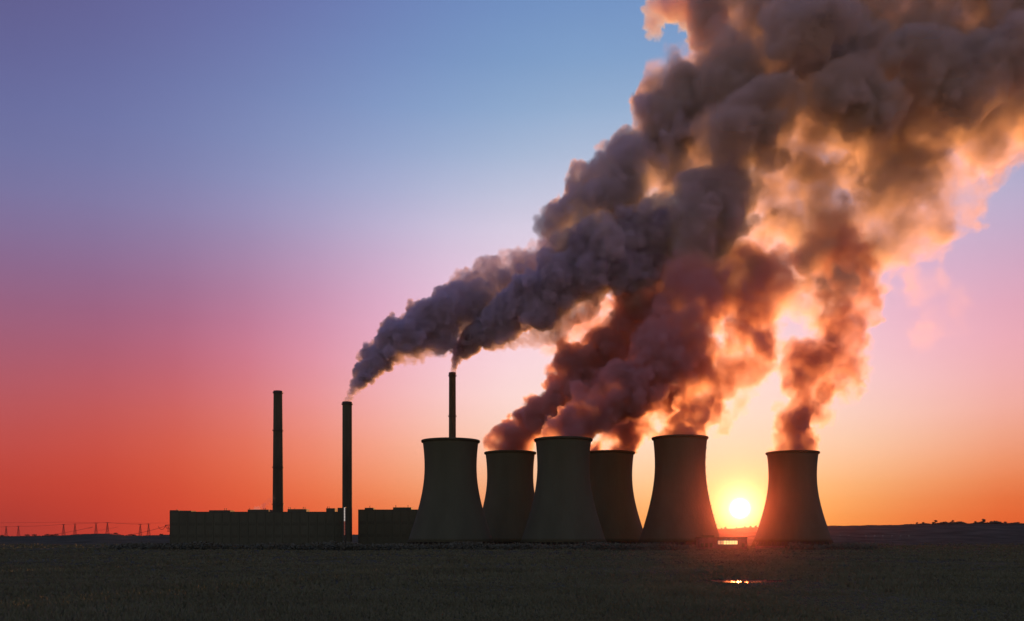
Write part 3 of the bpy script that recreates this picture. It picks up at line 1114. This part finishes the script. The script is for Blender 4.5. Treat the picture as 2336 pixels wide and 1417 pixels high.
def plume(name, label, cat, paths, voxel, mat, seed, group=None, warp=0.25, warp_cell=22, levels=2, jit=0.5, contrast=0.6,
          inner_cell=24, disp=0.0, disp_cell=10, rough=0.0, rough_cell=10, holes=0.0, hole_cell=40, flat=1.0, floor_z=None):
    rs = np.random.RandomState(seed)
    rnd = random.Random(seed)
    puffs = []
    for path in paths:
        for c, r, k, e in path_points(path):
            base = []
            nb = 3 if r > 6 else 2
            for i in range(nb):
                q = Vector((rnd.gauss(0, 1), rnd.gauss(0, 1) * flat, rnd.gauss(0, 1)))
                q = q.normalized() * r * jit * rnd.uniform(0.4, 1.0)
                base.append((c + q, r * rnd.uniform(0.48, 0.66)))
            puffs += [(p, q, k, e) for p, q in base]
            for lv in range(levels):
                nxt = []
                for p, q in base:
                    for i in range(5 if lv == 0 else 4):
                        u = Vector((rnd.gauss(0, 1), rnd.gauss(0, 1), rnd.gauss(0, 1))).normalized()
                        if (p + u * q - c).length < 0.55 * r:
                            continue
                        nr = q * rnd.uniform(0.28, 0.5)
                        if nr < voxel * 1.2:
                            continue
                        nxt.append((p + u * q * rnd.uniform(0.85, 1.05), nr))
                puffs += [(p, q, k, e) for p, q in nxt]
                base = nxt
    pc = np.array([p[0][:] for p in puffs])
    pr = np.array([p[1] for p in puffs])
    pad = 4 * voxel + warp * pr.max()
    lo = (pc - pr[:, None]).min(0) - pad
    hi = (pc + pr[:, None]).max(0) + pad
    if floor_z is not None:
        lo[2] = floor_z
    res = [int(math.ceil((h - l) / voxel)) + 1 for l, h in zip(lo, hi)]
    hi = lo + (np.array(res) - 1) * voxel
    S = np.full(res, -50.0, np.float32)
    K = np.zeros(res, np.float32)
    E = np.ones(res, np.float32)
    W = [fbm(res, warp_cell / voxel, rs, 4, 0.5) for _ in range(3)]
    ax = [lo[i] + np.arange(res[i], dtype=np.float32) * voxel for i in range(3)]
    for (c, r, k, e) in sorted(puffs, key=lambda p: -p[1]):
        amp = warp * r if r * warp < 14 else 14
        amp = max(amp, 0.0)
        R_ = r + amp * 0.8 + voxel
        sl = []
        for i in range(3):
            a = max(int((c[i] - R_ - lo[i]) / voxel), 0)
            b = min(int((c[i] + R_ - lo[i]) / voxel) + 2, res[i])
            sl.append(slice(a, b))
        if any(s.stop <= s.start for s in sl):
            continue
        sl = tuple(sl)
        dx = ax[0][sl[0]][:, None, None] - c[0] + amp * W[0][sl]
        dy = ax[1][sl[1]][None, :, None] - c[1] + amp * W[1][sl]
        dz = ax[2][sl[2]][None, None, :] - c[2] + amp * W[2][sl]
        s = r - np.sqrt(dx * dx + dy * dy + dz * dz)
        win = s > S[sl]
        S[sl][win] = s[win]
        K[sl][win] = k
        E[sl][win] = e
    E = np.maximum(E * 0.65, 0.5 * voxel)
    if rough:
        S += rough * (fbm(res, rough_cell / voxel, rs, 5, 0.62, billow=True) - 0.15)
    d = S / E
    if disp:
        d += disp * (fbm(res, disp_cell / voxel, rs, 5, 0.68) * 1.6 - 0.1)
    d[S < -2 * voxel] = 0
    d = np.clip(d, 0, 1)
    d = d * d * (3 - 2 * d)
    n = fbm(res, inner_cell / voxel, rs, 5, 0.6)
    d *= K * np.clip(1 + contrast * 2.2 * n, 0.06, 3)
    if holes:
        h = fbm(res, hole_cell / voxel, rs, 3, 0.5)
        d *= np.clip(1 - holes * np.clip(h * 3.0 + 0.2, 0, 1), 0.03, 1)
    return make_volume(name, label, cat, d, lo, hi, res, voxel, mat, group)


def make_volume(name, label, cat, d, lo, hi, res, voxel, mat, group=None):
    d[d < 1e-6] = 0
    for i in range(3):
        q = [slice(None)] * 3
        for e_ in (0, -1):
            q[i] = e_
            d[tuple(q)] = 0
    nvox = d.size
    me = bpy.data.meshes.new(name)
    me.vertices.add(nvox)
    at = me.attributes.new('smoke', 'FLOAT', 'POINT')
    at.data.foreach_set('value', np.ascontiguousarray(d, np.float32).ravel())
    data_obj = bpy.data.objects.new(name + '_samples', me)     # a list of numbers, never in the scene
    vol = bpy.data.volumes.new(name)
    vol.materials.append(mat)
    vol.render.clipping = 1e-5
    o = bpy.data.objects.new(name, vol)
    COL.objects.link(o)
    md = o.modifiers.new('density', 'NODES')
    md.node_group = volume_tree(name + '_density', [float(v) for v in lo], [float(v) for v in hi], res, mat, data_obj)
    tag(o, label, cat, group)
    return o


SMOKE = volume_material('smoke', (0.24, 0.17, 0.16), (0.58, 0.56, 0.70), (0.11, 0.16, 0.07), 0.62)
DARK = volume_material('dark_steam', (0.36, 0.26, 0.24), (0.54, 0.51, 0.60), (0.05, 0.11, 0.08), 0.62)
STEAM = volume_material('steam', (0.56, 0.36, 0.40), (0.42, 0.36, 0.40), (0.0, 0.30, 0.36), 0.67)
CLOUD = volume_material('cloud_steam', (0.50, 0.41, 0.30), (0.42, 0.39, 0.41), (0.06, 0.15, 0.22), 0.68)
WISP = volume_material('bright_steam', (0.45, 0.80, 0.95), (0.55, 0.62, 0.60), (0.0, 0.0, 0.0), 0.5)

G1 = 'plumes drifting off to the upper right'
# rows: px, py, radius px, distance, density 1/m, edge m
plume('smoke_plume', 'dark billowing smoke plume from the thick chimney beside the boiler hall', 'smoke', [[
    (792, 919, 9, 990, .2, 1.0), (796, 906, 9, 990, .35, 1.0), (806, 890, 13, 992, .55, 1.0), (823, 868, 23, 995, .55, 1.0), (840, 840, 33, 1000, .5, 1.2), (866, 808, 43, 1005, .4, 1.5),
    (905, 782, 53, 1012, .35, 2), (950, 757, 60, 1020, .3, 2.5), (1000, 728, 68, 1030, .25, 3), (1055, 694, 74, 1040, .18, 3), (1115, 650, 66, 1050, .12, 4), (1166, 605, 40, 1060, .08, 4)],
    [(925, 815, 20, 1010, .14, 2), (975, 800, 24, 1015, .12, 2), (1020, 790, 26, 1020, .12, 2)],
    [(1120, 700, 70, 1060, .12, 4), (1190, 650, 70, 1065, .1, 5), (1260, 600, 70, 1070, .08, 6)]],
    1.0, SMOKE, 11, G1, levels=3, warp=0.25, warp_cell=12, contrast=0.7, inner_cell=14, disp=0.8, disp_cell=7, rough=2.2, rough_cell=9)
plume('smoke_plume', 'dark smoke plume from the slender chimney behind the steamless cooling tower', 'smoke', [[
    (1032, 855, 7, 1080, .2, 1.0), (1035, 840, 9, 1078, .35, 1.0), (1042, 820, 13, 1075, .55, 1.2), (1053, 800, 22, 1065, .55, 1.2), (1075, 778, 34, 1050, .5, 1.5), (1108, 756, 46, 1035, .4, 1.8),
    (1155, 730, 58, 1020, .35, 2.2), (1215, 698, 74, 1005, .3, 2.5), (1290, 655, 86, 990, .22, 3), (1370, 610, 96, 980, .16, 4), (1440, 560, 110, 975, .12, 5)],
    [(1130, 792, 12, 1035, .1, 2), (1190, 776, 22, 1020, .1, 2.5), (1260, 760, 36, 1010, .1, 3), (1340, 705, 40, 1000, .09, 4)]],
    1.0, SMOKE, 23, G1, levels=3, warp=0.25, warp_cell=12, contrast=0.7, inner_cell=14, disp=0.8, disp_cell=7, rough=2.2, rough_cell=9)
plume('steam_plume', 'steam plume leaning right from the cooling tower next to the steamless one', 'steam', [[
    (1164, 1045, 60, 1035, .2, 2), (1168, 1022, 60, 1035, .25, 2), (1210, 975, 58, 1032, .25, 2), (1262, 928, 70, 1028, .22, 2.5), (1322, 880, 86, 1022, .2, 3), (1390, 830, 105, 1015, .16, 4),
    (1440, 770, 120, 1010, .12, 5), (1490, 700, 120, 1005, .09, 6)],
    [(1255, 805, 28, 1020, .05, 4), (1330, 755, 50, 1020, .05, 5), (1400, 720, 60, 1018, .05, 5)]],
    1.2, STEAM, 31, G1, rough=3.2, rough_cell=13, floor_z=P(0, 1031, 1035).z - 1.0, levels=3, warp=0.35, warp_cell=26, contrast=1.1, holes=0.4, disp=1.2, disp_cell=10)
plume('steam_plume', 'steam plume from the cooling tower in front of two others', 'steam', [[
    (1285, 1018, 66, 890, .2, 2), (1298, 990, 66, 892, .25, 2), (1355, 940, 70, 896, .25, 2.5), (1425, 890, 86, 902, .2, 3), (1490, 830, 98, 910, .15, 5), (1550, 760, 105, 920, .1, 6), (1600, 690, 105, 930, .08, 8)]],
    1.2, STEAM, 41, G1, rough=3.2, rough_cell=13, floor_z=P(0, 1001, 890).z - 1.0, levels=3, warp=0.35, warp_cell=26, contrast=1.1, holes=0.4, disp=1.2, disp_cell=10)
plume('steam_plume', 'steam plume from the half-hidden cooling tower, glowing red at its edge', 'steam', [[
    (1389, 1045, 60, 1035, .153, 3), (1394, 1018, 60, 1035, .170, 3), (1435, 975, 60, 1034, .170, 3), (1485, 938, 50, 1030, .170, 4), (1530, 895, 64, 1026, .170, 5), (1580, 820, 85, 1020, .136, 7)],
    [(1430, 1030, 14, 1030, .102, 3), (1450, 1000, 22, 1030, .119, 3)]],
    1.2, STEAM, 51, G1, rough=3.2, rough_cell=13, floor_z=P(0, 1031, 1035).z - 1.0, levels=3, warp=0.4, warp_cell=24, contrast=1.5, holes=0.5, disp=1.3, disp_cell=10)
plume('steam_plume', 'reddish steam plume from the cooling tower left of the sun', 'steam', [[
    (1555, 1008, 62, 925, .109, 3), (1570, 985, 60, 926, .116, 3), (1594, 940, 66, 930, .116, 3), (1628, 880, 80, 935, .102, 4), (1665, 820, 92, 942, .082, 5), (1700, 755, 96, 950, .073, 6), (1725, 690, 105, 958, .057, 8),
    (1740, 610, 110, 965, .041, 8)],
    [(1630, 1000, 16, 940, .024, 4), (1650, 975, 26, 940, .041, 4), (1685, 915, 34, 940, .041, 4), (1730, 850, 40, 940, .041, 5), (1770, 790, 40, 940, .041, 5)]],
    1.2, STEAM, 61, G1, rough=3.2, rough_cell=13, floor_z=P(0, 997, 925).z - 1.0, levels=3, warp=0.4, warp_cell=24, contrast=1.5, holes=0.5, disp=1.3, disp_cell=10)
plume('steam_plume', 'torn reddish steam plume from the cooling tower at the right end', 'steam', [[
    (1808, 1045, 64, 1035, .087, 3), (1809, 1022, 62, 1035, .093, 3), (1814, 990, 62, 1035, .093, 3), (1824, 950, 66, 1035, .093, 3), (1850, 895, 80, 1033, .081, 4), (1885, 830, 92, 1030, .060, 5), (1925, 765, 100, 1026, .050, 6),
    (1935, 695, 95, 1020, .045, 6), (1905, 630, 90, 1012, .055, 6), (1880, 560, 100, 1005, .037, 8)],
    [(1812, 1000, 26, 1020, .109, 3), (1835, 930, 30, 1018, .109, 3), (1870, 870, 20, 1015, .091, 3), (1890, 800, 26, 1010, .109, 3), (1925, 760, 24, 1010, .109, 3)],
    [(1920, 900, 16, 1010, .091, 3), (1945, 860, 14, 1010, .091, 3)]],
    1.2, STEAM, 71, G1, rough=3.2, rough_cell=13, floor_z=P(0, 1031, 1035).z - 1.0, levels=3, warp=0.45, warp_cell=26, contrast=1.2, holes=0.5, hole_cell=30, disp=1.5, disp_cell=10)
plume('smoke_cloud', 'purple-grey billowing smoke mass where the two chimney plumes merge below the big cloud', 'cloud', [
    [(1265, 520, 48, 985, .12, 2), (1325, 475, 78, 985, .15, 2.5), (1395, 425, 95, 985, .15, 2.5), (1475, 375, 100, 985, .12, 3), (1540, 300, 100, 990, .1, 3)],
    [(1400, 560, 115, 980, .14, 3), (1500, 500, 125, 975, .12, 3), (1620, 490, 105, 960, .12, 3), (1690, 410, 95, 960, .1, 4)]],
    1.6, DARK, 85, G1, levels=3, warp=0.3, warp_cell=26, contrast=0.9, inner_cell=26, disp=1.0, disp_cell=14, rough=4.0, rough_cell=18)
plume('steam_cloud', 'huge dark merged smoke cloud filling the upper right of the sky', 'cloud', [
    [(1540, 270, 100, 990, .1, 3), (1565, 210, 105, 995, .09, 4), (1640, 130, 120, 1000, .08, 5), (1720, 40, 130, 1000, .07, 6)],
    [(1640, 300, 170, 1000, .06, 8), (1780, 200, 200, 1010, .06, 8), (1930, 130, 220, 1020, .06, 8), (2080, 150, 220, 1030, .06, 8), (2230, 80, 230, 1040, .06, 8), (2420, 0, 260, 1050, .06, 8)],
    [(1600, 230, 110, 1010, .07, 6), (1680, 160, 120, 1010, .07, 6), (1760, 120, 130, 1010, .06, 8)],
    [(2180, 360, 70, 1010, .05, 6), (2260, 300, 70, 1010, .05, 6), (2350, 240, 80, 1010, .05, 6)],
    [(1800, 40, 160, 1010, .06, 8), (1950, 0, 180, 1010, .06, 8), (2150, -20, 200, 1010, .06, 8)],
    [(1760, 370, 110, 1000, .03, 8), (1880, 330, 120, 1000, .035, 8), (2000, 310, 120, 1000, .045, 8), (2140, 290, 110, 1000, .05, 8), (2270, 220, 120, 1010, .05, 8), (2400, 130, 140, 1020, .05, 8)],
    [(1640, 320, 70, 900, .10, 4), (1720, 250, 80, 900, .10, 4), (1800, 220, 60, 900, .09, 4)],
    [(1900, 210, 90, 900, .09, 5), (2010, 240, 70, 900, .09, 5)],
    [(2080, 120, 100, 900, .09, 5), (2200, 200, 80, 900, .09, 5), (2300, 120, 90, 900, .09, 5)],
    [(1780, 80, 80, 900, .08, 5), (1900, 40, 80, 900, .08, 5)],
    [(1850, 620, 34, 960, .14, 4), (1895, 640, 44, 960, .16, 4), (1945, 640, 30, 960, .12, 4)],
    [(1500, 640, 120, 1000, .07, 6), (1610, 640, 110, 990, .06, 6), (1690, 600, 100, 990, .035, 8)],
], 2.0, CLOUD, 81, G1, rough=8.0, rough_cell=24, warp=0.3, warp_cell=34, contrast=1.5, inner_cell=34, holes=0.45, hole_cell=70, disp=1.2, disp_cell=18)
plume('steam_cloud', 'thin orange glowing steam cloud on the underside of the big dark one, at the right', 'cloud', [
    [(1740, 520, 150, 1030, .03, 8), (1880, 480, 150, 1040, .03, 8), (2000, 450, 150, 1040, .03, 8), (2110, 450, 130, 1040, .028, 8), (2190, 470, 80, 1040, .026, 6)],
    [(1780, 700, 100, 1040, .03, 8), (1850, 640, 110, 1040, .03, 8), (1960, 580, 120, 1040, .028, 8), (2070, 530, 110, 1040, .026, 8)],
    [(2190, 420, 55, 1020, .026, 8), (2290, 345, 55, 1020, .026, 8), (2400, 280, 75, 1020, .026, 8)],
    [(1890, 380, 40, 980, .05, 5), (1950, 400, 36, 980, .05, 5), (2080, 390, 50, 980, .05, 5), (2130, 450, 36, 980, .04, 5)],
    [(1750, 500, 26, 960, .08, 4), (1770, 480, 20, 960, .08, 4)],
    [(2080, 640, 55, 1040, .008, 8), (2150, 690, 60, 1040, .006, 8), (2220, 700, 45, 1040, .005, 8), (2110, 760, 45, 1040, .005, 8)],
], 1.8, CLOUD, 83, G1, rough=6.0, rough_cell=24, warp=0.5, warp_cell=34, contrast=1.8, inner_cell=36, holes=0.45, hole_cell=50, disp=1.6, disp_cell=20)
plume('steam_wisp', 'bright cream steam wisp curling out at the top edge left of the big cloud', 'steam', [
    [(1490, 70, 24, 1000, .05, 3), (1500, 25, 38, 1000, .07, 3), (1560, 8, 46, 1000, .08, 3), (1615, 30, 54, 1000, .08, 3), (1602, 80, 40, 1000, .07, 3)],
    [(1475, 195, 12, 990, .05, 3), (1500, 170, 16, 990, .05, 3)]],
    1.3, WISP, 91, None, warp=0.4, warp_cell=20, contrast=0.7, disp=1.2, disp_cell=12)
plume('steam_wisp', 'small steam puff on the boiler hall roof beside the smokeless chimney', 'steam', [
    [(575, 1166, 8, 1015, .12, 2), (590, 1160, 9, 1015, .12, 2), (606, 1150, 9, 1016, .03, 2.5), (622, 1138, 9, 1018, .02, 3)]],
    0.8, SMOKE, 95, None, warp=0.4, warp_cell=8, contrast=0.7, disp=1.0, disp_cell=5)

# ------------------------------------------------------------------ dusty evening air: forward-scattering haze round everything
HZ_S, HZ_A = 2.0e-6, 2.5e-5            # scattering and absorption per metre
hm = bpy.data.materials.new('haze')
hm.use_nodes = True
ht = hm.node_tree
ht.nodes.clear()
ho = ht.nodes.new('ShaderNodeOutputMaterial')
hs = ht.nodes.new('ShaderNodeVolumeScatter')
hs.inputs['Color'].default_value = (1.0, 0.34, 0.36, 1)
hs.inputs['Density'].default_value = HZ_S
hs.inputs['Anisotropy'].default_value = 0.975
ha = ht.nodes.new('ShaderNodeVolumeAbsorption')
ha.inputs['Color'].default_value = (0, 0, 0, 1)
ha.inputs['Density'].default_value = HZ_A
hd = ht.nodes.new('ShaderNodeAddShader')
ht.links.new(hs.outputs[0], hd.inputs[0])
ht.links.new(ha.outputs[0], hd.inputs[1])
ht.links.new(hd.outputs[0], ho.inputs['Volume'])
hz = MB().box(-1700, 1900, -60, 2620, -40, 720).build('haze', hm)
tag(hz, 'thin reddish evening haze glowing around the low sun', 'haze', kind='stuff')
